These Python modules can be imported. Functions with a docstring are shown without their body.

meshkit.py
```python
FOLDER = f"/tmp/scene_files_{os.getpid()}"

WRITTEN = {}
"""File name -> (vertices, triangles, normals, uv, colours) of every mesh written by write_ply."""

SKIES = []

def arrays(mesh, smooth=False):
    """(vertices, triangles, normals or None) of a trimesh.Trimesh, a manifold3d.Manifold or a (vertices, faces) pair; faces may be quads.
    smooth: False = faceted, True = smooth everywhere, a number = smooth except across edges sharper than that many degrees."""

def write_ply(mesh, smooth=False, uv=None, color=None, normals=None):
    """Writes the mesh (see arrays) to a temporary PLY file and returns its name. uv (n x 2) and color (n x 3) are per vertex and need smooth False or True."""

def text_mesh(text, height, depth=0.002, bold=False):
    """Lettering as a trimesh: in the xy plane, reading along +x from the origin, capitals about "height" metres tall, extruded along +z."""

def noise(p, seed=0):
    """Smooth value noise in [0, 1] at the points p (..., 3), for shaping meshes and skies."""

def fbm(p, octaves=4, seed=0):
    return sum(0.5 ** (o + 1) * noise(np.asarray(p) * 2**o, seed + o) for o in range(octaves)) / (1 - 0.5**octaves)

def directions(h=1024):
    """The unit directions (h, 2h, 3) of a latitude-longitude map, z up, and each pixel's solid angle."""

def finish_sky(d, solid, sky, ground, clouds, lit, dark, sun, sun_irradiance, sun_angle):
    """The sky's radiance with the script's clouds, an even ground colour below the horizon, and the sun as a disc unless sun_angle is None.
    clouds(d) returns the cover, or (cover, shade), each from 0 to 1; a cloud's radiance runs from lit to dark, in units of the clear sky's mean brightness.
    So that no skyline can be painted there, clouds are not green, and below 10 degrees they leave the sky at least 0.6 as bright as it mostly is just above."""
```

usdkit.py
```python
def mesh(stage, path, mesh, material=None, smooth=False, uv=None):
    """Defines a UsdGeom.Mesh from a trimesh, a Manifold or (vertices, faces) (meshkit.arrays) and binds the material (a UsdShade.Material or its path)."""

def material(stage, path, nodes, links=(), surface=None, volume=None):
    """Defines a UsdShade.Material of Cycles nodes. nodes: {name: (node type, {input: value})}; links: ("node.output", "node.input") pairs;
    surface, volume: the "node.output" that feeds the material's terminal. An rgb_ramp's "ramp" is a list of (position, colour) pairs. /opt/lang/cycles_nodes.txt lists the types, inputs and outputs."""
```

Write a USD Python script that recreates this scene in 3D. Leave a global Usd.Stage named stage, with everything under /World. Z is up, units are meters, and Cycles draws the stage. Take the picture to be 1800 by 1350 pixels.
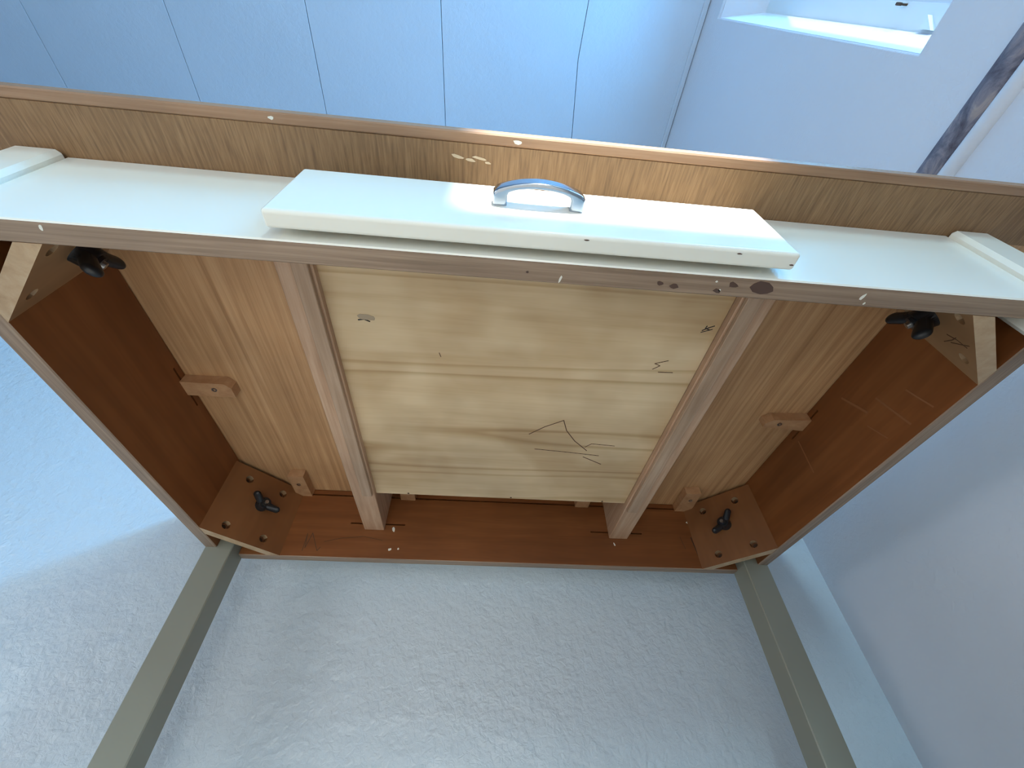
import math, random
import numpy as np, trimesh
import manifold3d as m3
import usdkit, meshkit
from pxr import Usd, UsdGeom, UsdLux, UsdShade, Gf, Sdf, Vt

stage = Usd.Stage.CreateInMemory()
UsdGeom.SetStageUpAxis(stage, UsdGeom.Tokens.z)
UsdGeom.SetStageMetersPerUnit(stage, 1.0)
UsdGeom.Xform.Define(stage, '/World')
UsdGeom.Scope.Define(stage, '/World/Looks')

# ---------------------------------------------------------------- camera, sky, sun, window light, exposure
EXPOSURE = 0.0
CAM_R = np.array([[0.9960985, -0.0598564, -0.064846], [-0.0881319, -0.7124805, -0.6961353], [-0.0045334, 0.6991343, -0.714976]])
CAM_P = [-0.04276, -0.161, 0.28887]
cam = UsdGeom.Camera.Define(stage, '/World/camera')
mt = np.eye(4)
mt[:3, :3] = CAM_R.T
mt[3, :3] = CAM_P
cam.AddTransformOp().Set(Gf.Matrix4d(mt.tolist()))
cam.CreateHorizontalApertureAttr(36.0)
cam.CreateVerticalApertureAttr(27.0)
cam.CreateFocalLengthAttr(36.0 * 726.94 / 1800.0)
cam.CreateClippingRangeAttr(Gf.Vec2f(0.01, 100))
cam.CreateExposureAttr(EXPOSURE)

dome = UsdLux.DomeLight.Define(stage, '/World/sky')
dome.CreateColorAttr(Gf.Vec3f(0.42, 0.66, 1.0))
dome.CreateIntensityAttr(0.30)

SUN_DIR = np.array([-0.10, 0.96, -0.26]); SUN_DIR /= np.linalg.norm(SUN_DIR)
sun = UsdLux.DistantLight.Define(stage, '/World/sun')
sun.CreateAngleAttr(0.9)
sun.CreateIntensityAttr(4.0)
sun.CreateNormalizeAttr(True)
sun.CreateColorAttr(Gf.Vec3f(1.0, 0.95, 0.87))


def look(d):
    """a matrix whose -z points along d"""
    z = -np.asarray(d, float) / np.linalg.norm(d)
    x = np.cross([0, 0, 1.0], z); x /= np.linalg.norm(x)
    y = np.cross(z, x)
    return x, y, z


def place(prim, d, at):
    x, y, z = look(d)
    k = np.eye(4); k[0, :3], k[1, :3], k[2, :3], k[3, :3] = x, y, z, at
    UsdGeom.Xformable(prim).AddTransformOp().Set(Gf.Matrix4d(k.tolist()))


place(sun, SUN_DIR, (0, -4, 4))


def rect(name, at, d, w, h, col, power):
    r = UsdLux.RectLight.Define(stage, '/World/' + name)
    r.CreateWidthAttr(w); r.CreateHeightAttr(h)
    r.CreateColorAttr(Gf.Vec3f(*col)); r.CreateIntensityAttr(power)
    place(r, d, at)
    return r


rect('daylight_right', (1.20, -1.00, 1.84), (-1, 0.35, -0.35), 1.30, 0.20, (0.10, 0.43, 0.82), 97.0)
rect('daylight_front', (0.35, -2.74, 1.64), (0, 1, 0), 0.30, 0.60, (0.55, 0.84, 0.97), 62.0)
rect('daylight_low', (-0.23, -2.74, 0.46), (0, 1, 0), 1.30, 0.70, (0.95, 0.98, 1.0), 0.8)
rect('daylight_left', (-3.30, -1.42, 0.44), (1, 0.35, 0), 1.05, 0.72, (1.0, 0.98, 0.95), 9.0)

# ---------------------------------------------------------------- helpers
taken = {}


def numbered(path):
    n = taken.get(path, 0)
    taken[path] = n + 1
    return path if n == 0 else f'{path}_{n:03d}'


def obj(name, mesh, mat, parent='/World', smooth=False, label=None, kind=None, cat=None, group=None):
    path = numbered(f'{parent}/{name}')
    usdkit.mesh(stage, path, mesh, mat, smooth)
    tag(path, label, cat, group, kind)
    return path


def tag(path, label=None, cat=None, group=None, kind=None):
    o = stage.GetPrimAtPath(path)
    for k, v in (('label', label), ('category', cat), ('group', group), ('kind', kind)):
        if v:
            o.SetCustomDataByKey(k, v)


def xform(name, label=None, cat=None, group=None, kind=None):
    path = numbered('/World/' + name)
    UsdGeom.Xform.Define(stage, path)
    tag(path, label, cat, group, kind)
    return path


def hull(pts):
    return m3.Manifold.hull_points(np.asarray(pts, float))


def cbox(lo, hi, c=0.001):
    """a box with chamfered edges"""
    lo, hi = np.minimum(lo, hi).astype(float), np.maximum(lo, hi).astype(float)
    p = []
    for i in range(8):
        s = np.array([(i >> k) & 1 for k in range(3)])
        q = np.where(s, hi, lo)
        n = np.where(s, -1, 1)
        for a in range(3):
            e = np.array([c, c, c]); e[a] = 0
            p.append(q + n * e)
    return hull(p)


def box(lo, hi):
    lo, hi = np.minimum(lo, hi), np.maximum(lo, hi)
    return m3.Manifold.cube(list(np.asarray(hi, float) - lo)).translate(list(np.asarray(lo, float)))


def rbox(lo, hi, r, sub=2):
    s = trimesh.creation.icosphere(subdivisions=sub, radius=r).vertices
    lo, hi = np.asarray(lo, float) + r, np.asarray(hi, float) - r
    return hull(np.vstack([s + np.where([(i >> k) & 1 for k in range(3)], hi, lo) for i in range(8)]))


def frame(origin, u, w):
    """4x4 whose columns are u (across), v = w x u, w (out of the face), origin"""
    u = np.asarray(u, float) / np.linalg.norm(u); w = np.asarray(w, float) / np.linalg.norm(w)
    k = np.eye(4); k[:3, 0], k[:3, 1], k[:3, 2], k[:3, 3] = u, np.cross(w, u), w, origin
    return k


def tf(man, k):
    return man.transform(np.asarray(k)[:3, :])


def cyl(h, r0, r1=None, n=24):
    return m3.Manifold.cylinder(h, r0, r0 if r1 is None else r1, n)


def join(parts):
    return m3.Manifold.batch_boolean(parts, m3.OpType.Add)


# ---------------------------------------------------------------- materials
def mat(name, nodes, links, surface='p.BSDF'):
    return usdkit.material(stage, '/World/Looks/' + name, nodes, links, surface=surface)


def paint(name, col, rough, bump=0.0, scale=60.0, dist=0.002, blotch=0.05, scale2=None, coat=0.0, stretch=(1, 1, 1)):
    c = np.array(col)
    nodes = {
        'g': ('geometry', {}),
        'mp': ('mapping', {'scale': stretch}),
        'n1': ('noise_texture', {'scale': 2.2, 'detail': 4.0}),
        'r1': ('rgb_ramp', {'ramp': [(0.3, tuple(c * (1 - blotch))), (0.7, tuple(np.minimum(c * (1 + blotch), 1)))]}),
        'p': ('principled_bsdf', {'roughness': rough, 'coat_weight': coat, 'coat_roughness': 0.08}),
    }
    links = [('g.position', 'n1.vector'), ('n1.fac', 'r1.fac'), ('r1.color', 'p.base_color'), ('g.position', 'mp.vector')]
    if bump:
        nodes |= {
            'n2': ('noise_texture', {'scale': scale, 'detail': 3.0, 'roughness': 0.55, 'distortion': 0.6}),
            'n3': ('noise_texture', {'scale': scale2 or scale / 7, 'detail': 2.0, 'distortion': 0.3}),
            'm': ('math', {'math_type': 'multiply_add', 'value2': 2.0}),
            'b': ('bump', {'strength': bump, 'distance': dist}),
        }
        links += [('mp.vector', 'n2.vector'), ('mp.vector', 'n3.vector'), ('n3.fac', 'm.value1'), ('n2.fac', 'm.value3'),
                  ('m.value', 'b.height'), ('b.normal', 'p.normal')]
    return mat(name, nodes, links)


def wood_nodes(pre, cols, stretch, scale=1.0, wave=None):
    """streaky grain: a noise stretched along the grain, plus a broad tone variation; returns nodes, links, the colour output"""
    n = {
        pre + 'mp': ('mapping', {'scale': stretch}),
        pre + 'n': ('noise_texture', {'scale': scale, 'detail': 5.0, 'roughness': 0.6, 'distortion': 0.35}),
        pre + 'r': ('rgb_ramp', {'ramp': [(0.28, cols[0]), (0.5, cols[1]), (0.72, cols[2])]}),
        pre + 'nb': ('noise_texture', {'scale': 7.0, 'detail': 3.0}),
        pre + 'rb': ('rgb_ramp', {'ramp': [(0.3, (0.80, 0.79, 0.78)), (0.65, (1.0, 1.0, 1.0))]}),
        pre + 'mx': ('mix', {'mix_type': 'multiply', 'fac': 1.0}),
    }
    l = [('g.position', pre + 'mp.vector'), (pre + 'mp.vector', pre + 'n.vector'), (pre + 'n.fac', pre + 'r.fac'),
         ('g.position', pre + 'nb.vector'), (pre + 'nb.fac', pre + 'rb.fac'), (pre + 'r.color', pre + 'mx.color1'), (pre + 'rb.color', pre + 'mx.color2')]
    return n, l, pre + 'mx.color'


def wood(name, cols, stretch, rough=0.45, bump=0.15, scale=1.0):
    n, l, out = wood_nodes('w', cols, stretch, scale)
    n |= {'g': ('geometry', {}), 'p': ('principled_bsdf', {'roughness': rough}), 'b': ('bump', {'strength': bump, 'distance': 0.0008})}
    l += [(out, 'p.base_color'), ('wn.fac', 'b.height'), ('b.normal', 'p.normal')]
    return mat(name, n, l)


CREAM = (0.82, 0.81, 0.73)
RIM = ((0.20, 0.130, 0.085), (0.30, 0.205, 0.140), (0.40, 0.285, 0.200))
INNER = ((0.165, 0.050, 0.010), (0.215, 0.068, 0.016), (0.270, 0.095, 0.026))


def apron_look(name, axis, sign, along):
    """the inside is red-brown board, the sawn lower rim bare and grey, the outside gloss cream paint"""
    st = {0: (3, 55, 40), 1: (55, 3, 40)}[along]
    n1, l1, o1 = wood_nodes('a', INNER, st)
    n2, l2, o2 = wood_nodes('b', RIM, {0: (5, 220, 90), 1: (220, 5, 90)}[along])
    n = n1 | n2 | {
        'g': ('geometry', {}), 's': ('separate_xyz', {}),
        'down': ('math', {'math_type': 'less_than', 'value2': -0.5}), 'sp': ('separate_xyz', {}), 'low': ('math', {'math_type': 'less_than', 'value2': 0.604}), 'rim': ('math', {'math_type': 'multiply'}),
        'out': ('math', {'math_type': 'greater_than' if sign > 0 else 'less_than', 'value2': 0.5 * sign}),
        'm1': ('mix', {}), 'm2': ('mix', {'color2': CREAM}),
        'rr': ('map_range', {'from_min': 0, 'from_max': 1, 'to_min': 0.5, 'to_max': 0.22}),
        'p': ('principled_bsdf', {})}
    l = l1 + l2 + [('g.true_normal', 's.vector'), ('s.z', 'down.value1'), ('s.' + 'xyz'[axis], 'out.value1'),
                   (o1, 'm1.color1'), (o2, 'm1.color2'), ('g.position', 'sp.vector'), ('sp.z', 'low.value1'), ('down.value', 'rim.value1'), ('low.value', 'rim.value2'), ('rim.value', 'm1.fac'), ('m1.color', 'm2.color1'), ('out.value', 'm2.fac'),
                   ('m2.color', 'p.base_color'), ('out.value', 'rr.value'), ('rr.result', 'p.roughness')]
    return mat(name, n, l)


M = {}
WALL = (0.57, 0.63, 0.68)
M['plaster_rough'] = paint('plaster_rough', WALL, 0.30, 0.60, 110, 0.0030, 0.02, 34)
M['plaster'] = paint('plaster', (0.69, 0.72, 0.79), 0.42, 0.40, 90, 0.002, 0.02, 12)
M['ceiling_paint'] = paint('ceiling_paint', (0.57, 0.65, 0.76), 0.45, 0.32, 70, 0.0025, 0.03, 12)
M['reveal_paint'] = paint('reveal_paint', (0.78, 0.82, 0.84), 0.40, 0.2, 40, 0.002, 0.03)
M['frame_paint'] = paint('frame_paint', (0.72, 0.80, 0.84), 0.35, 0.15, 40, 0.001, 0.05)
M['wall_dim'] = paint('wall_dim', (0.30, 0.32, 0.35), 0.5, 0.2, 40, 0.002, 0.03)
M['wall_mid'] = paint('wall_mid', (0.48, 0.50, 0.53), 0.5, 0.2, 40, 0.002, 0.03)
M['cream'] = paint('cream_paint', CREAM, 0.22, 0.10, 40, 0.001, 0.02)
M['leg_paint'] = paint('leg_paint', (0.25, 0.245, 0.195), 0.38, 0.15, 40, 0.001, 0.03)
M['floor'] = paint('floor_tile', (0.80, 0.73, 0.64), 0.5, 0.1, 20, 0.001, 0.1)
M['apron_front'] = apron_look('apron_front', 1, -1, 0)
M['apron_back'] = apron_look('apron_back', 1, 1, 0)
M['apron_left'] = apron_look('apron_left', 0, -1, 1)
M['apron_right'] = apron_look('apron_right', 0, 1, 1)
n, l, o1 = wood_nodes('w', ((0.40, 0.205, 0.088), (0.54, 0.300, 0.140), (0.66, 0.395, 0.205)), (150, 3.6, 40))
n2, l2, o2 = wood_nodes('v', ((0.165, 0.088, 0.038), (0.26, 0.145, 0.064), (0.35, 0.205, 0.098)), (420, 26, 60))   # the weathered overhang
n |= n2 | {'g': ('geometry', {}), 's': ('separate_xyz', {}), 'c': ('math', {'math_type': 'less_than', 'value2': 0.004}), 'm': ('mix', {}), 'p': ('principled_bsdf', {'roughness': 0.55}), 'b': ('bump', {'strength': 0.2, 'distance': 0.0008})}
M['top_under'] = mat('top_under', n, l + l2 + [('g.position', 's.vector'), ('s.y', 'c.value1'), (o1, 'm.color1'), (o2, 'm.color2'), ('c.value', 'm.fac'), ('m.color', 'p.base_color'), ('wn.fac', 'b.height'), ('b.normal', 'p.normal')])
M['lipping'] = wood('lipping', ((0.26, 0.14, 0.075), (0.34, 0.195, 0.11), (0.42, 0.26, 0.16)), (5, 160, 90), 0.5)
n, l, o1 = wood_nodes('w', ((0.60, 0.41, 0.225), (0.69, 0.50, 0.295), (0.75, 0.565, 0.355)), (3.0, 42, 40))
n |= {'g': ('geometry', {}), 'lm': ('mapping', {'scale': (0.9, 11.0, 1.0)}), 'ln': ('noise_texture', {'scale': 1.0, 'detail': 1.5, 'roughness': 0.4, 'distortion': 0.25}),
      'lr': ('rgb_ramp', {'ramp': [(0.0, (1, 1, 1)), (0.44, (1, 1, 1)), (0.475, (0.72, 0.64, 0.52)), (0.49, (0.98, 0.97, 0.96)), (0.55, (1, 1, 1)), (0.585, (0.80, 0.73, 0.63)), (0.60, (1, 1, 1)), (1.0, (1, 1, 1))]}),
      'dn': ('noise_texture', {'scale': 9.0, 'detail': 2.0, 'roughness': 0.5}), 'dr': ('rgb_ramp', {'ramp': [(0.40, (0.80, 0.74, 0.66)), (0.56, (1, 1, 1))]}),
      'm1': ('mix', {'mix_type': 'multiply', 'fac': 1.0}), 'm2': ('mix', {'mix_type': 'multiply', 'fac': 0.7}), 'p': ('principled_bsdf', {'roughness': 0.5}), 'b': ('bump', {'strength': 0.08, 'distance': 0.0008})}
M['drawer_ply'] = mat('drawer_ply', n, l + [('g.position', 'lm.vector'), ('lm.vector', 'ln.vector'), ('ln.fac', 'lr.fac'), ('g.position', 'dn.vector'), ('dn.fac', 'dr.fac'), (o1, 'm1.color1'), ('lr.color', 'm1.color2'),
                      ('m1.color', 'm2.color1'), ('dr.color', 'm2.color2'), ('m2.color', 'p.base_color'), ('wn.fac', 'b.height'), ('b.normal', 'p.normal')])
M['runner'] = wood('runner', ((0.42, 0.245, 0.145), (0.52, 0.32, 0.20), (0.60, 0.40, 0.27)), (150, 7, 120), 0.55)
M['strip'] = wood('strip', ((0.36, 0.225, 0.14), (0.44, 0.29, 0.19), (0.52, 0.36, 0.25)), (150, 7, 120), 0.6)
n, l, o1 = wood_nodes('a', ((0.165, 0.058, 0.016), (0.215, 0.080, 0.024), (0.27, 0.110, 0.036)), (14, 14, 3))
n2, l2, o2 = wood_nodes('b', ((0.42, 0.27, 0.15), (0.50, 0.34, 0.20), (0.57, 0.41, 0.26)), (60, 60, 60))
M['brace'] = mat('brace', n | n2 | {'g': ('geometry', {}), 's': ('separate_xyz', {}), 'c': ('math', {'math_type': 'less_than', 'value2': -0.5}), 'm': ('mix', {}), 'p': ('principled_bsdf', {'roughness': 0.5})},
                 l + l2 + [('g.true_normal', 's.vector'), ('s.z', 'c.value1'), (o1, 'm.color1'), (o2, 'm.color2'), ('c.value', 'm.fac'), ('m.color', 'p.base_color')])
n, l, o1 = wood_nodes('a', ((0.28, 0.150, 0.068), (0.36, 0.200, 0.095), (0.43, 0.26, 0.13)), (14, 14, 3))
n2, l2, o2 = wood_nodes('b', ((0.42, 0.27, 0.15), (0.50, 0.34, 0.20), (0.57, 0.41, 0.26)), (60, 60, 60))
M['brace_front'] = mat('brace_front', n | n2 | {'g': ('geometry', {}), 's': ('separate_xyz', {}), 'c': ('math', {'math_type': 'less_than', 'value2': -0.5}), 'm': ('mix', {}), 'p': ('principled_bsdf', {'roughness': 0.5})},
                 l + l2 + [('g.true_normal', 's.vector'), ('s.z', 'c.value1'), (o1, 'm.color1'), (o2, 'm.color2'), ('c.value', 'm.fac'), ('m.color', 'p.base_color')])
M['button'] = wood('button', ((0.40, 0.20, 0.09), (0.48, 0.26, 0.13), (0.55, 0.32, 0.17)), (60, 60, 60), 0.5)
M['plastic'] = mat('black_plastic', {'p': ('principled_bsdf', {'base_color': (0.012, 0.013, 0.016), 'roughness': 0.38})}, [])
M['chrome'] = mat('chrome', {'p': ('principled_bsdf', {'base_color': (0.40, 0.45, 0.52), 'metallic': 1.0, 'roughness': 0.12})}, [])
M['steel'] = mat('steel', {'p': ('principled_bsdf', {'base_color': (0.35, 0.34, 0.33), 'metallic': 1.0, 'roughness': 0.38})}, [])
M['rust'] = mat('rust_steel', {'p': ('principled_bsdf', {'base_color': (0.09, 0.05, 0.03), 'metallic': 0.6, 'roughness': 0.6})}, [])
M['pencil'] = mat('pencil', {'p': ('principled_bsdf', {'base_color': (0.10, 0.045, 0.02), 'roughness': 0.7})}, [])
M['ink'] = mat('ink', {'p': ('principled_bsdf', {'base_color': (0.03, 0.02, 0.015), 'roughness': 0.7})}, [])
M['stain'] = mat('stain', {'p': ('principled_bsdf', {'base_color': (0.085, 0.045, 0.032), 'roughness': 0.6})}, [])
M['fleck'] = mat('fleck', {'p': ('principled_bsdf', {'base_color': (0.74, 0.72, 0.64), 'roughness': 0.5})}, [])
M['ledge'] = mat('ledge', {
    'g': ('geometry', {}), 'mp': ('mapping', {'scale': (30, 18, 45)}), 'n': ('noise_texture', {'scale': 1.0, 'detail': 6.0, 'roughness': 0.65, 'distortion': 0.8}),
    'r': ('rgb_ramp', {'ramp': [(0.34, (0.07, 0.06, 0.085)), (0.5, (0.15, 0.145, 0.19)), (0.60, (0.25, 0.23, 0.27)), (0.68, (0.38, 0.32, 0.31))]}),
    'b': ('bump', {'strength': 0.9, 'distance': 0.006}), 'p': ('principled_bsdf', {'roughness': 0.6})},
    [('g.position', 'mp.vector'), ('mp.vector', 'n.vector'), ('n.fac', 'r.fac'), ('r.color', 'p.base_color'), ('n.fac', 'b.height'), ('b.normal', 'p.normal')])
M['glass'] = mat('window_glass', {'t': ('transparent_bsdf', {'color': (0.97, 0.98, 0.98)}), 's': ('glossy_bsdf', {'color': (1, 1, 1), 'roughness': 0.02}),
                                  'f': ('layer_weight', {'blend': 0.5}), 'w': ('math', {'math_type': 'power', 'value2': 5.0}), 'a': ('math', {'math_type': 'multiply_add', 'value2': 0.9, 'value3': 0.04}), 'x': ('mix_closure', {})},
                 [('f.facing', 'w.value1'), ('w.value', 'a.value1'), ('a.value', 'x.fac'), ('t.BSDF', 'x.closure1'), ('s.BSDF', 'x.closure2')], 'x.closure')

# ---------------------------------------------------------------- the room
XL, XR, YF, YB, ZC = -2.6, 0.71, -2.6, 0.70, 2.39
T = 0.13                                                # depth of the reveal of the side window
WY0, WY1, WZ0, WZ1 = -1.52, -0.129, 1.246, 2.262        # the side window's opening on the room side
struct = dict(kind='structure')
obj('floor', box((XL - .2, YF - .2, -.1), (XR + .25, YB + .15, 0)), M['floor'], label='pale floor of the room below the table', cat='floor', **struct)
obj('wall_back', box((XL - .2, YB, 0), (XR + .25, YB + .15, ZC + .1)), M['plaster_rough'], label='white painted wall with lumpy plaster behind the table legs', cat='wall', **struct)

# right wall: the opening narrows towards the outside (splayed reveal)
wall = box((XR, YF - .2, 0), (XR + T, YB, ZC + .1))
cut = hull([(XR - .001, y, z) for y in (WY0, WY1) for z in (WZ0, WZ1)] + [(XR + T + .001, y, z) for y in (WY0 + .03, WY1 - .029) for z in (WZ0 + .01, WZ1 - .07)])
soft = []
for e in np.linspace(0, 1, 6):                          # a rounded arris round the opening
    w = 0.010 * (1 - math.sqrt(max(0, 1 - (1 - e) ** 2)))
    soft.append(hull([(XR - .002 + .010 * a, y, z) for a in (0, e) for y in (WY0 - w, WY1 + w) for z in (WZ0 - w, WZ1 + w)]))
obj('wall_right', wall - cut - join(soft), M['plaster'], smooth=40, label='lavender white painted wall on the right with a deep window opening', cat='wall', **struct)

win = xform('window_1', 'pale painted casement window deep in the opening of the right wall', 'window', kind='structure')
gy0, gy1, gz0, gz1 = WY0 + .08, -0.205, WZ0 + .06, WZ1 - .12
out = XR + T + .04
fr = box((XR + T, WY0 - .05, WZ0 - .05), (out, WY1 + .05, WZ1 + .05)) - box((XR, gy0, gz0), (out + .1, gy1, gz1))
obj('window_frame', fr, M['frame_paint'], win)
obj('pane', box((XR + T + .02, gy0, gz0), (XR + T + .024, gy1, gz1)), M['glass'], win)
for hz in (2.13, 1.53):                                 # small iron hooks on the frame's inner edge
    k = frame((XR + T, gy1 + .006, hz), (0, 1, 0), (-1, 0, 0))
    hook = join([tf(cyl(.016, .0022, n=10), k), tf(rbox((-.003, -.014, .012), (.003, .003, .018), .002, 1), k)])
    obj('latch_hook', hook, M['rust'], win)
k = frame((XR + T, -0.172, 1.42), (0, 0, 1), (-1, 0, 0))
fin = hull([(XR + T + x, y, z) for x in (-.012, .001) for y, z in ((-.163, 1.405), (-.163, 1.445), (-.186, 1.437))])
obj('stay_peg', fin, M['frame_paint'], win)

# front wall (behind the camera) with a tall narrow window; left wall with an open doorway
FX0, FX1, FZ0, FZ1 = 0.200, 0.500, 1.345, 1.94
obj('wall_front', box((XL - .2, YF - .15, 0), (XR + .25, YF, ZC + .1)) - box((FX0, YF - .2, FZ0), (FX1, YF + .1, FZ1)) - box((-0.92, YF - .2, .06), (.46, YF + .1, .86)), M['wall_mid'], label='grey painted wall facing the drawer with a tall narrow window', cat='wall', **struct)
win2 = xform('window_2', 'tall narrow window in the wall facing the drawer', 'window', kind='structure')
obj('window_frame', box((FX0 - .04, YF - .10, FZ0 - .04), (FX1 + .04, YF - .06, FZ1 + .04)) - box((FX0 + .005, YF - .2, FZ0 + .005), (FX1 - .005, YF, FZ1 - .005)), M['frame_paint'], win2)
obj('pane', box((FX0, YF - .082, FZ0), (FX1, YF - .078, FZ1)), M['glass'], win2)
GX0, GX1, GZ0, GZ1 = -0.92, 0.46, 0.06, 0.86
win3 = xform('window_3', 'low wide garden window at the foot of the wall facing the drawer', 'window', kind='structure')
obj('window_frame', box((GX0 - .04, YF - .10, GZ0 - .04), (GX1 + .04, YF - .06, GZ1 + .04)) - box((GX0 + .03, YF - .2, GZ0 + .03), (GX1 - .03, YF, GZ1 - .03)), M['frame_paint'], win3)
obj('pane', box((GX0, YF - .082, GZ0), (GX1, YF - .078, GZ1)), M['glass'], win3)
DY0, DY1, DZ1 = -1.65, -0.65, 0.86
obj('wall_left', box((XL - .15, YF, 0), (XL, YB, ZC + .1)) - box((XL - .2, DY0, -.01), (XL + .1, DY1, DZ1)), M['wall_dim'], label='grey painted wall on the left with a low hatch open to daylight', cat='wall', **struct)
door = xform('door_1', 'painted frame of the low open hatch in the left wall', 'door', kind='structure')
obj('door_frame', box((XL - .16, DY0 - .05, 0), (XL + .012, DY1 + .05, DZ1 + .05)) - box((XL - .2, DY0, -.01), (XL + .1, DY1, DZ1)), M['frame_paint'], door)

# ceiling boards with open joints
ceil = xform('ceiling', 'pale blue-white painted boarded ceiling above the table', 'ceiling', kind='structure')
obj('ceiling_slab', box((XL - .2, YF - .2, ZC + .014), (XR + .25, YB + .15, ZC + .12)), M['ceiling_paint'], ceil)
seams = [XL - .1, -1.85, -1.32, [-0.7976, -0.7964], [-0.2922, -0.2850], 'crack', XR]
edge = {i: (lambda y, s=s: s if np.isscalar(s) else s[0] + (s[1] - s[0]) * (y + .04) / .352) for i, s in enumerate(seams) if s != 'crack'}
edge[5] = lambda y: np.interp(y, [-.133, .044, .316], [.2566, .2516, .278])
ys = np.array([YF, -.6, -.133, .044, .316, YB])
for i in range(len(seams) - 1):
    g = .0011
    pieces = []
    for a, b in zip(ys[:-1], ys[1:]):
        pieces.append(hull([(edge[i](y) + g + c, y, z) for y in (a, b) for z, c in ((ZC + .014, 0), (ZC + .0012, 0), (ZC, .0012))] +
                           [(edge[i + 1](y) - g - c, y, z) for y in (a, b) for z, c in ((ZC + .014, 0), (ZC + .0012, 0), (ZC, .0012))]))
    obj('ceiling_board', join(pieces), M['ceiling_paint'], ceil)

# strip in the corner of ceiling and right wall; cracked ledge and bead along the right wall
obj('trim_1', join([cbox((XR - .022, YF, ZC - .010), (XR - .002, YB, ZC + .002), .003)]), M['ceiling_paint'], label='narrow painted cover strip where the ceiling meets the right wall', cat='trim', **struct)
prof = [(0, 1.083), (-.004, 1.0825), (-.009, 1.078), (-.011, 1.068), (-.009, 1.055), (-.005, 1.046), (0, 1.043)]
led = hull([(XR + x, y, z) for x, z in prof for y in (YF, YB)])
obj('trim_2', led, M['ledge'], smooth=40, label='dark ledge with peeling paint running along the right wall', cat='trim', **struct)
bead = hull([(XR + .002 - .013 * math.cos(a), y, 1.029 + .014 * math.sin(a)) for a in np.linspace(-1.57, 1.57, 13) for y in (YF, YB)])
obj('trim_3', bead, M['plaster'], smooth=40, label='rounded painted bead just below the dark ledge on the right wall', cat='trim', **struct)

# ---------------------------------------------------------------- the table
ZR, ZT, TH = 0.600, 0.734, 0.012                        # apron rim, underside and thickness of the top
AX, AI, FI, BI, BO = 0.500, 0.4806, 0.0200, 0.5977, 0.6157
table = xform('table', 'cream painted wooden table with a drawer, seen from below against the white wall', 'table')
TX, TY0, TY1 = 0.622, -0.0557, 0.672
obj('table_top', cbox((-TX + .03, TY0 + .010, ZT), (TX - .03, TY1 - .010, ZT + TH), .0004), M['top_under'], table, label='brown plywood underside of the table top')
for lo, hi in (((-TX, TY0), (TX, TY0 + .0098)), ((-TX, TY1 - .0098), (TX, TY1)), ((-TX, TY0 + .0102), (-TX + .0298, TY1 - .0102)), ((TX - .0298, TY0 + .0102), (TX, TY1 - .0102))):
    obj('lipping', cbox((*lo, ZT - .0004), (*hi, ZT + TH + .0002), .0012), M['lipping'], table, label='solid brown edge strip of the table top')

for x in (-1, 1):                                       # four legs
    obj('leg', cbox((x * .5045, -.0075, 0), (x * .4610, .037, ZT - .0003), .004), M['cream'], table)
for x in (-1, 1):
    obj('leg', cbox((x * .5005, .571, 0), (x * .4556, .6155, ZT - .0003), .0015), M['leg_paint'], table)

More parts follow.
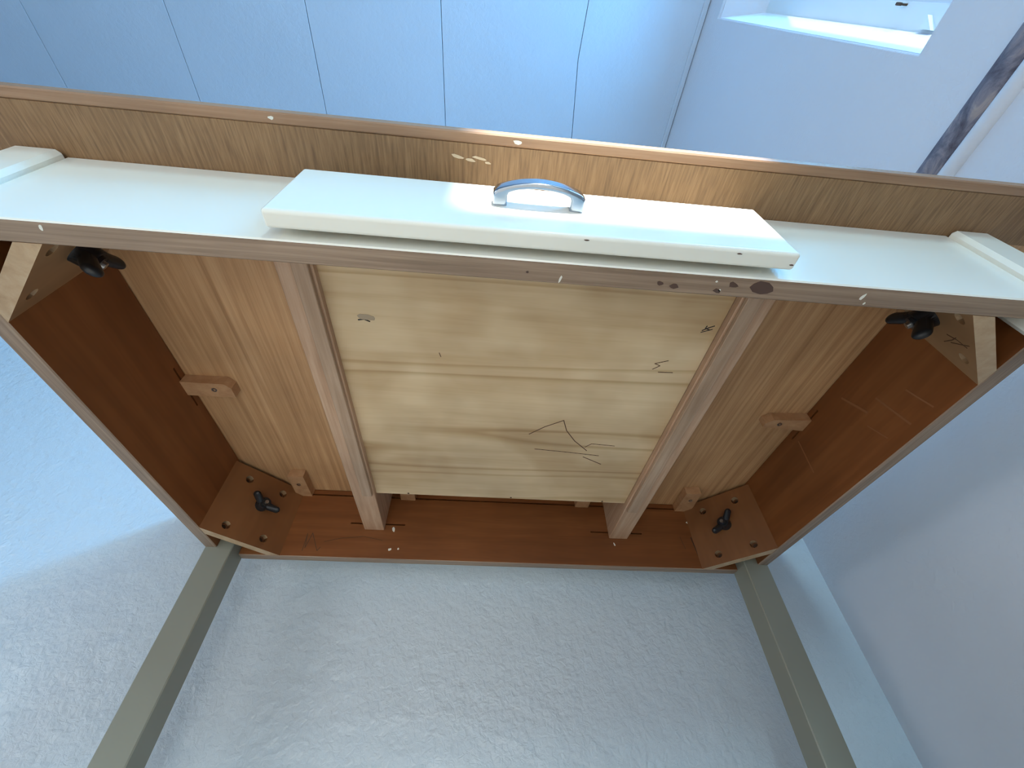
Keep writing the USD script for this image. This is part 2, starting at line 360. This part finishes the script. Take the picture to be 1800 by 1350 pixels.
KZ = .7225                                              # saw kerf for the wooden buttons
ap = cbox((-.4612, 0, ZR), (.4612, FI, ZT - .0003), .0012) - box((-.19, -.1, .628), (.182, .1, .690))
obj('apron', ap, M['apron_front'], table, label='front apron, cream outside, bare grey lower edge')
ap = cbox((-.4558, BI, ZR), (.4558, BO, ZT - .0003), .0012) - box((-.372, BI - .01, KZ - .0017), (.376, BI + .008, KZ + .0017))
for a, b in ((-.280, -.1785), (.181, .284)):
    ap = ap - box((a, BI - .01, .6643), (b, BI + .008, .6673))
obj('apron', ap, M['apron_back'], table, label='red-brown back apron with saw kerfs')
for s, m, kk in ((-1, 'apron_left', (.270, .347)), (1, 'apron_right', (.279, .352))):
    ap = cbox((s * AX, .0368, ZR), (s * AI, .5712, ZT - .0003), .0012) - box((s * (AI - .01), kk[0], KZ - .0015), (s * (AI + .008), kk[1], KZ + .0015))
    obj('apron', ap, M[m], table, label='red-brown side apron with a short saw kerf')


def wing_nut(k, turn, parent, big=1.0):
    """black plastic wing nut on a bolt; k: frame of the brace's face"""
    hub = join([cyl(.011, .0095, .0085, 28), cyl(.0135, .0062, .0055, 20)])
    c, s = math.cos(turn), math.sin(turn)
    ball = trimesh.creation.icosphere(2, 1.0).vertices
    wings = []
    for sg in (-1, 1):
        d = np.array([c, s, 0]) * sg; q = np.array([-s, c, 0])
        def blob(r, h, a, b, e):
            B = np.stack([d, q, [0, 0, 1.0]])
            return (ball * [a, b, e]) @ B + d * r + [0, 0, h]
        wings.append(hull(np.vstack([blob(.004, .006, .0045, .0055, .005), blob(.012, .011, .0045, .0042, .006), blob(.018, .0150, .005, .0040, .0065)])))
    nut = join([hub] + wings).scale([big] * 3)
    p = obj('wing_nut', tf(nut, k), M['plastic'], parent, smooth=45, label='black plastic wing nut')
    obj('bolt', tf(cyl(.004, .0031, .0027, 16).translate([0, 0, .0122]).scale([big] * 3), k), M['steel'], parent, smooth=45)
    return p


def brace(sx, front, turn, hub):
    if front:
        a, b = np.array([sx * .397, FI]), np.array([sx * AI, .103])
    else:
        a, b = np.array([sx * AI, .500]), np.array([sx * .3855, BI])
    L = np.linalg.norm(b - a); u = (b - a) / L
    inward = np.array([0, .3]) - (a + b) / 2
    n = np.array([-u[1], u[0]]); n = n if n @ inward > 0 else -n
    th = .0155
    # outline mitred against the two aprons, in plan
    def on_apron(p, d):
        return p
    outer = []
    for p, far in ((a, b), (b, a)):
        q = p - n * th
        # slide the outer corner along the brace onto the apron face
        d = (far - p) / L
        if abs(abs(p[0]) - AI) < 1e-6:
            t = (p[0] - q[0]) / d[0]
        else:
            t = (p[1] - q[1]) / d[1]
        outer.append(q + d * t)
    pts = [a, b, outer[1], outer[0]]
    body = hull([(x, y, z) for x, y in pts for z in (ZR + .0006, ZT - .0065)])
    org = np.array([*a, 0.0])
    for s in ((.0346, .0990) if not front else (.0215, .0880)):
        for z in (.618, .7055):
            k = frame(org + np.array([*(u * s), z]), (*u, 0), (*n, 0))
            body = body - tf(cyl(.02, .0066, n=24).translate([0, 0, -.0115]), k)
    k = frame(org + np.array([*(u * hub[0]), hub[1]]), (*u, 0), (*n, 0))
    p = obj('corner_brace', body, M['brace_front' if front else 'brace'], table, label='diagonal corner brace with four screw holes')
    for s in ((.0346, .0990) if not front else (.0215, .0880)):
        for z in (.618, .7055):
            kk = frame(org + np.array([*(u * s), z]), (*u, 0), (*n, 0))
            obj('screw', tf(cyl(.0012, .0041, .0034, 16).translate([0, 0, -.0114]), kk), M['rust'], p)
    # v axis of the frame is w x u: vertical, up or down
    up = np.cross([*n, 0], [*u, 0])[2]
    wing_nut(k, math.atan2(math.sin(turn) * up, math.cos(turn)), p, 1.4 if front else 1.2)
    return p, k


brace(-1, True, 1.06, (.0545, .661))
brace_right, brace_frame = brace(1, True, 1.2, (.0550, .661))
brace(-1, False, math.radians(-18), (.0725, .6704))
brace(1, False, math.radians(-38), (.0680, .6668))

# drawer runners
for s, x0, x1 in ((-1, -.2515, -.2150), (1, .2155, .2518)):
    obj('runner', cbox((x0, FI + .0003, .6535), (x1, BI - .0003, ZT - .001), .001), M['runner'], table, label='pale wooden drawer runner')

# wooden buttons that hold the top
def button(lo, hi, inner, axis, sign):
    """block under the top; its inner end (towards the middle) is chamfered; axis: the way it points"""
    b = cbox(lo, hi, .0007)
    p = obj('wood_button', b, M['button'], table, label='small wooden button screwed under the top')
    c = ((lo[0] + hi[0]) / 2, (lo[1] + hi[1]) / 2)
    if axis == 0: c = (lo[0] + (hi[0] - lo[0]) * .55, c[1])
    else: c = (c[0], lo[1] + (hi[1] - lo[1]) * .42)
    z = min(lo[2], hi[2])
    obj('screw', join([cyl(.0009, .0036, n=18).translate([c[0], c[1], z - .0008])]) - box((c[0] - .003, c[1] - .0005, z - .01), (c[0] + .003, c[1] + .0005, z - .0003)), M['steel'], p)


BZ = ZT - .016
def button_poly(pts, c):
    body = hull([(x, y, z) for x, y in pts for z in (BZ, ZT - .0004)])
    p = obj('wood_button', body, M['button'], table, label='small wooden button screwed under the top')
    head = cyl(.0012, .0038, .0034, 18).translate([c[0], c[1], BZ - .0009]) - cyl(.002, .0018, n=10).translate([c[0], c[1], BZ - .0016])
    obj('screw', head, M['steel'], p)


button_poly([(-AI, .2925), (-.4195, .2925), (-.4120, .3010), (-.4120, .3195), (-AI, .3200)], (-.437, .305))
button_poly([(AI, .2985), (.4205, .3020), (.4100, .3110), (.4100, .3195), (AI, .3245)], (.4335, .311))
button_poly([(-.3968, BI), (-.3975, .5305), (-.3685, .5290), (-.3680, BI)], (-.383, .556))
button_poly([(.3660, BI), (.3655, .5300), (.3945, .5270), (.3985, .5760), (.3985, BI)], (.3825, .553))
for x0, x1 in ((-.1957, -.1675), (.1559, .1830)):
    button_poly([(x0, BI), (x0, .545), (x1, .545), (x1, BI)], ((x0 + x1) / 2, .562))

# the drawer
DF0, DF1 = -.0218, -.0065
front = rbox((-.2205, DF0, .6040), (.2105, DF1, .6985), .0034, 3)
drawer = obj('drawer', front, M['cream'], table, smooth=35, label='cream painted drawer with a chrome handle')
PZ, PY = .662, .4790
obj('drawer_bottom', cbox((-.2162, FI + .0005, PZ), (.2150, PY, PZ + .006), .0006), M['drawer_ply'], drawer, label='pale plywood bottom of the drawer')
for x0, x1 in ((-.2330, -.2172), (.2180, .2350)):
    obj('drawer_side', cbox((x0, FI + .0005, .6475), (x1, .4665 if x0 < 0 else .485, .6532), .0007), M['strip'], drawer, label='worn wooden strip along the drawer side')
for x0, x1 in ((-.186, -.176), (.168, .178)):
    obj('side_board', box((x0, DF1 - .0005, PZ + .0062), (x1, PY, .688)), M['drawer_ply'], drawer)
obj('back_board', box((-.1755, PY - .012, PZ + .0062), (.1675, PY, .688)), M['drawer_ply'], drawer)
for x in (-.1612, .0133, .1735):
    obj('nail', cyl(.0006, .0016, n=10).translate([x, .4752, PZ - .0005]), M['rust'], drawer)


def handle():
    nz, cx = .014, -.006
    out_, in_ = [], []
    hw, hi_ = .0396, .0272
    for y in np.linspace(0, .0105, 5): out_.append((-hw, y))
    for t in np.linspace(0, 1, 25)[1:-1]:
        x = -hw + 2 * hw * t
        out_.append((x, .0125 + .0085 * (1 - (x / hw) ** 2)))
    for y in np.linspace(.0105, 0, 5): out_.append((hw, y))
    for y in np.linspace(0, .0078, 5): in_.append((-hi_, y))
    n = 23
    r = .0035
    path = [(-hi_ + r - r * math.cos(a), .0085 + r * math.sin(a)) for a in np.linspace(0, 1.57, 5)]
    path += [(x, .0125 + .0030 * (1 - (x / (hi_ - r)) ** 2)) for x in np.linspace(-hi_ + r, hi_ - r, n - 8)[1:-1]]
    path += [(hi_ - r + r * math.cos(a), .0085 + r * math.sin(a)) for a in np.linspace(1.57, 0, 5)]
    path = np.array(path)
    s = np.r_[0, np.cumsum(np.linalg.norm(np.diff(path, axis=0), axis=1))]
    so = np.linspace(0, s[-1], n)
    in_ += [tuple(q) for q in np.stack([np.interp(so, s, path[:, 0]), np.interp(so, s, path[:, 1])], 1)]
    for y in np.linspace(.0078, 0, 5): in_.append((hi_, y))
    O, I = np.array(out_), np.array(in_)
    sec = []
    for a in np.linspace(0, 2 * math.pi, 28, endpoint=False):
        c, s_ = math.cos(a), math.sin(a)
        e = 0.42
        sec.append((.5 + .5 * math.copysign(abs(c) ** e, c), .5 * math.copysign(abs(s_) ** e, s_)))
    V, F, k = [], [], len(sec)
    for o, i in zip(O, I):
        for a, b in sec:
            q = i + (o - i) * a
            V.append((cx + q[0], DF0 - q[1], .657 + b * nz))
    N = len(O)
    for j in range(N - 1):
        for a in range(k):
            b = (a + 1) % k
            F += [(j * k + a, j * k + b, (j + 1) * k + b), (j * k + a, (j + 1) * k + b, (j + 1) * k + a)]
    for j in (0, N - 1):
        V.append(tuple(np.mean(V[j * k:(j + 1) * k], 0)))
        for a in range(k):
            F.append((len(V) - 1, j * k + a, j * k + (a + 1) % k))
    t = trimesh.Trimesh(V, F, process=False)
    trimesh.repair.fix_normals(t)
    return t


obj('handle', handle(), M['chrome'], drawer, smooth=50, label='chrome bow handle')


# ---------------------------------------------------------------- pencil marks, flecks and stains on the wood
def stroke(pts, normal, w=.0009, lift=.00025):
    """a flat line drawn on a face"""
    pts, n = np.asarray(pts, float), np.asarray(normal, float)
    out = []
    for a, b in zip(pts[:-1], pts[1:]):
        d = (b - a) / np.linalg.norm(b - a); s = np.cross(n, d) * w / 2
        a2, b2 = a - d * w * .3, b + d * w * .3
        out.append(hull([q + e * s + n * h for q in (a2, b2) for e in (-1, 1) for h in (-.0001, lift)]))
    return join(out)


def fleck(c, normal, u, a, b, seed):
    """an irregular flat spot of paint or stain"""
    r = np.random.default_rng(seed)
    n = np.asarray(normal, float); u = np.asarray(u, float) / np.linalg.norm(u); v = np.cross(n, u)
    k = 9
    rad = r.uniform(.65, 1.1, k)
    p = [np.asarray(c) + u * a * rad[i] * math.cos(i * 2 * math.pi / k) + v * b * rad[i] * math.sin(i * 2 * math.pi / k) for i in range(k)]
    return hull([q + n * h for q in p for h in (-.0001, .0003)])


apron_front, apron_back, apron_left, apron_right = (table + '/apron' + s for s in ('', '_001', '_002', '_003'))
bottom = drawer + '/drawer_bottom'
B = lambda *q: [(x, BI, z) for x, z in q]
D = lambda *q: [(x, y, PZ) for x, y in q]
DN, FW = (0, 0, -1), (0, -1, 0)
obj('pencil_mark', stroke(B((-.3503, .6103), (-.3512, .6420), (-.3472, .6156), (-.3425, .6435), (-.3248, .6111), (-.3209, .6175)), FW, .0012), M['pencil'], apron_back)
obj('pencil_mark', stroke(B((-.3173, .6282), (-.289, .6357), (-.2491, .6404), (-.2146, .6341)), FW, .0008), M['pencil'], apron_back)
obj('scratch', stroke(B((.3827, .6617), (.3849, .6420), (.3872, .6167)), FW, .0016), M['ink'], apron_back)
obj('scratch', stroke(B((.3606, .662), (.3647, .6381)), FW, .0009), M['pencil'], apron_back)
# the marks on the drawer bottom (third level: they hang on the drawer)
for pts, w in ((((.0243, .3001), (.0446, .2819), (.0686, .2664), (.0765, .2881), (.0923, .3103), (.1148, .3320)), .0012), (((.0368, .3342), (.0892, .3384), (.1357, .3433)), .0011),
               (((.1129, .3481), (.1445, .3650)), .0012), (((.1104, .3239), (.1187, .3150), (.1536, .3176)), .0009), (((.1745, .1476), (.1597, .1535), (.1671, .1565), (.1599, .1627)), .0009),
               (((.1685, .1668), (.1863, .1662)), .0010), (((-.0986, .1583), (-.0968, .1643)), .0008)):
    obj('pencil_mark', stroke(D(*pts), DN, w), M['pencil'], drawer)
for pts, w in ((((.1964, .1007), (.2024, .0963), (.2077, .0935)), .0012), (((.2043, .0993), (.1989, .0974), (.1995, .0942)), .0011), (((.1960, .1032), (.2072, .0982)), .0010), (((-.1849, .1184), (-.1786, .1171), (-.1729, .1197)), .0015)):
    obj('ink_mark', stroke(D(*pts), DN, w), M['ink'], drawer)
for i, (x, z, a, b) in enumerate(((-.1984, .6568, .0025, .0065), (-.1978, .6176, .0035, .0025), (-.1827, .6192, .002, .0025), (.2244, .6421, .0018, .004), (.3885, .6945, .007, .003))):
    obj('paint_fleck', fleck((x, BI, z), FW, (1, 0, .3), a, b, i), M['fleck'], apron_back)
for i, (x, y, a, b) in enumerate(((.0151, .0149, .0012, .004), (.2822, .0099, .0015, .004), (.2882, .0160, .001, .0015), (-.3879, .0055, .0013, .0035), (.1541, .0140, .0012, .0012), (.148, .0060, .0015, .001))):
    obj('paint_fleck', fleck((x, y, ZR), DN, (1, .3, 0), a, b, 20 + i), M['fleck'], apron_front)
for i, (x, y, a, b) in enumerate(((-.0133, .0110, .0012, .0012), (.1004, .0119, .003, .0022), (.1135, .0136, .0042, .0025), (.1638, .0080, .005, .0028), (.1522, .0150, .004, .0022), (.1900, .0090, .012, .0062))):
    obj('stain', fleck((x, y, ZR), DN, (1, .2, 0), a, b, 40 + i), M['stain'], apron_front)

# scribble on the right front brace, knot in the drawer bottom, paint smears under the overhang, chips and scuffs
a_, b_ = np.array([.397, FI]), np.array([AI, .103]); u_ = (b_ - a_) / np.linalg.norm(b_ - a_); n_ = np.array([-u_[1], u_[0]])
n_ = n_ if n_ @ (np.array([0, .3]) - a_) > 0 else -n_
F = lambda *q: [np.array([*(a_ + u_ * t), z]) for t, z in q]
for pts in (((.0672, .6388), (.0623, .6243), (.0626, .6117)), ((.0766, .6342), (.0648, .6192), (.0560, .6085)), ((.0857, .6449), (.0700, .6320), (.0600, .6260))):
    obj('pencil_mark', stroke(F(*pts), (*n_, 0), .0011), M['pencil'], brace_right)
M['knot'] = mat('knot', {'p': ('principled_bsdf', {'base_color': (0.36, 0.27, 0.18), 'roughness': 0.6})}, [])
obj('knot', fleck((-.1765, .1145, PZ), DN, (1, .1, 0), .013, .0042, 71), M['knot'], drawer)
top = table + '/table_top'
M['smear'] = mat('smear', {'p': ('principled_bsdf', {'base_color': (0.58, 0.46, 0.32), 'roughness': 0.6})}, [])
for i, (x, y, a, b) in enumerate(((-.083, -.0335, .007, .0018), (-.070, -.0310, .006, .0016), (-.062, -.0335, .007, .0014), (-.053, -.0300, .004, .0012))):
    obj('paint_smear', fleck((x, y, ZT), DN, (1, .15, 0), a, b, 80 + i), M['smear'], top)
for i, (x, y, a, b) in enumerate(((-.0255, -.0507, .0050, .0020), (-.2539, -.0510, .0028, .0016))):
    obj('paint_drip', fleck((x, y, ZT - .0004), DN, (1, .1, 0), a, b, 90 + i), M['fleck'], table)
for i, (x, y) in enumerate(((.031, -.0187), (.158, -.0180), (.206, -.0120))):
    obj('chip', fleck((x, y, .6040), DN, (1, 0, 0), .0022, .0006, 100 + i), M['stain'], drawer)
M['scuff'] = mat('scuff', {'p': ('principled_bsdf', {'base_color': (0.265, 0.105, 0.04), 'roughness': 0.6})}, [])
SR = lambda *q: [(AI, y, z) for y, z in q]
for pts, w in ((((.3422, .7100), (.3493, .6552)), .0022), (((.2340, .7063), (.2180, .6640)), .0030), (((.1956, .6698), (.1845, .6158)), .0026), (((.1600, .6500), (.1512, .6138)), .0020), (((.2300, .6500), (.2189, .6207)), .0016)):
    obj('scuff', stroke(SR(*pts), (-1, 0, 0), w), M['scuff'], apron_right)
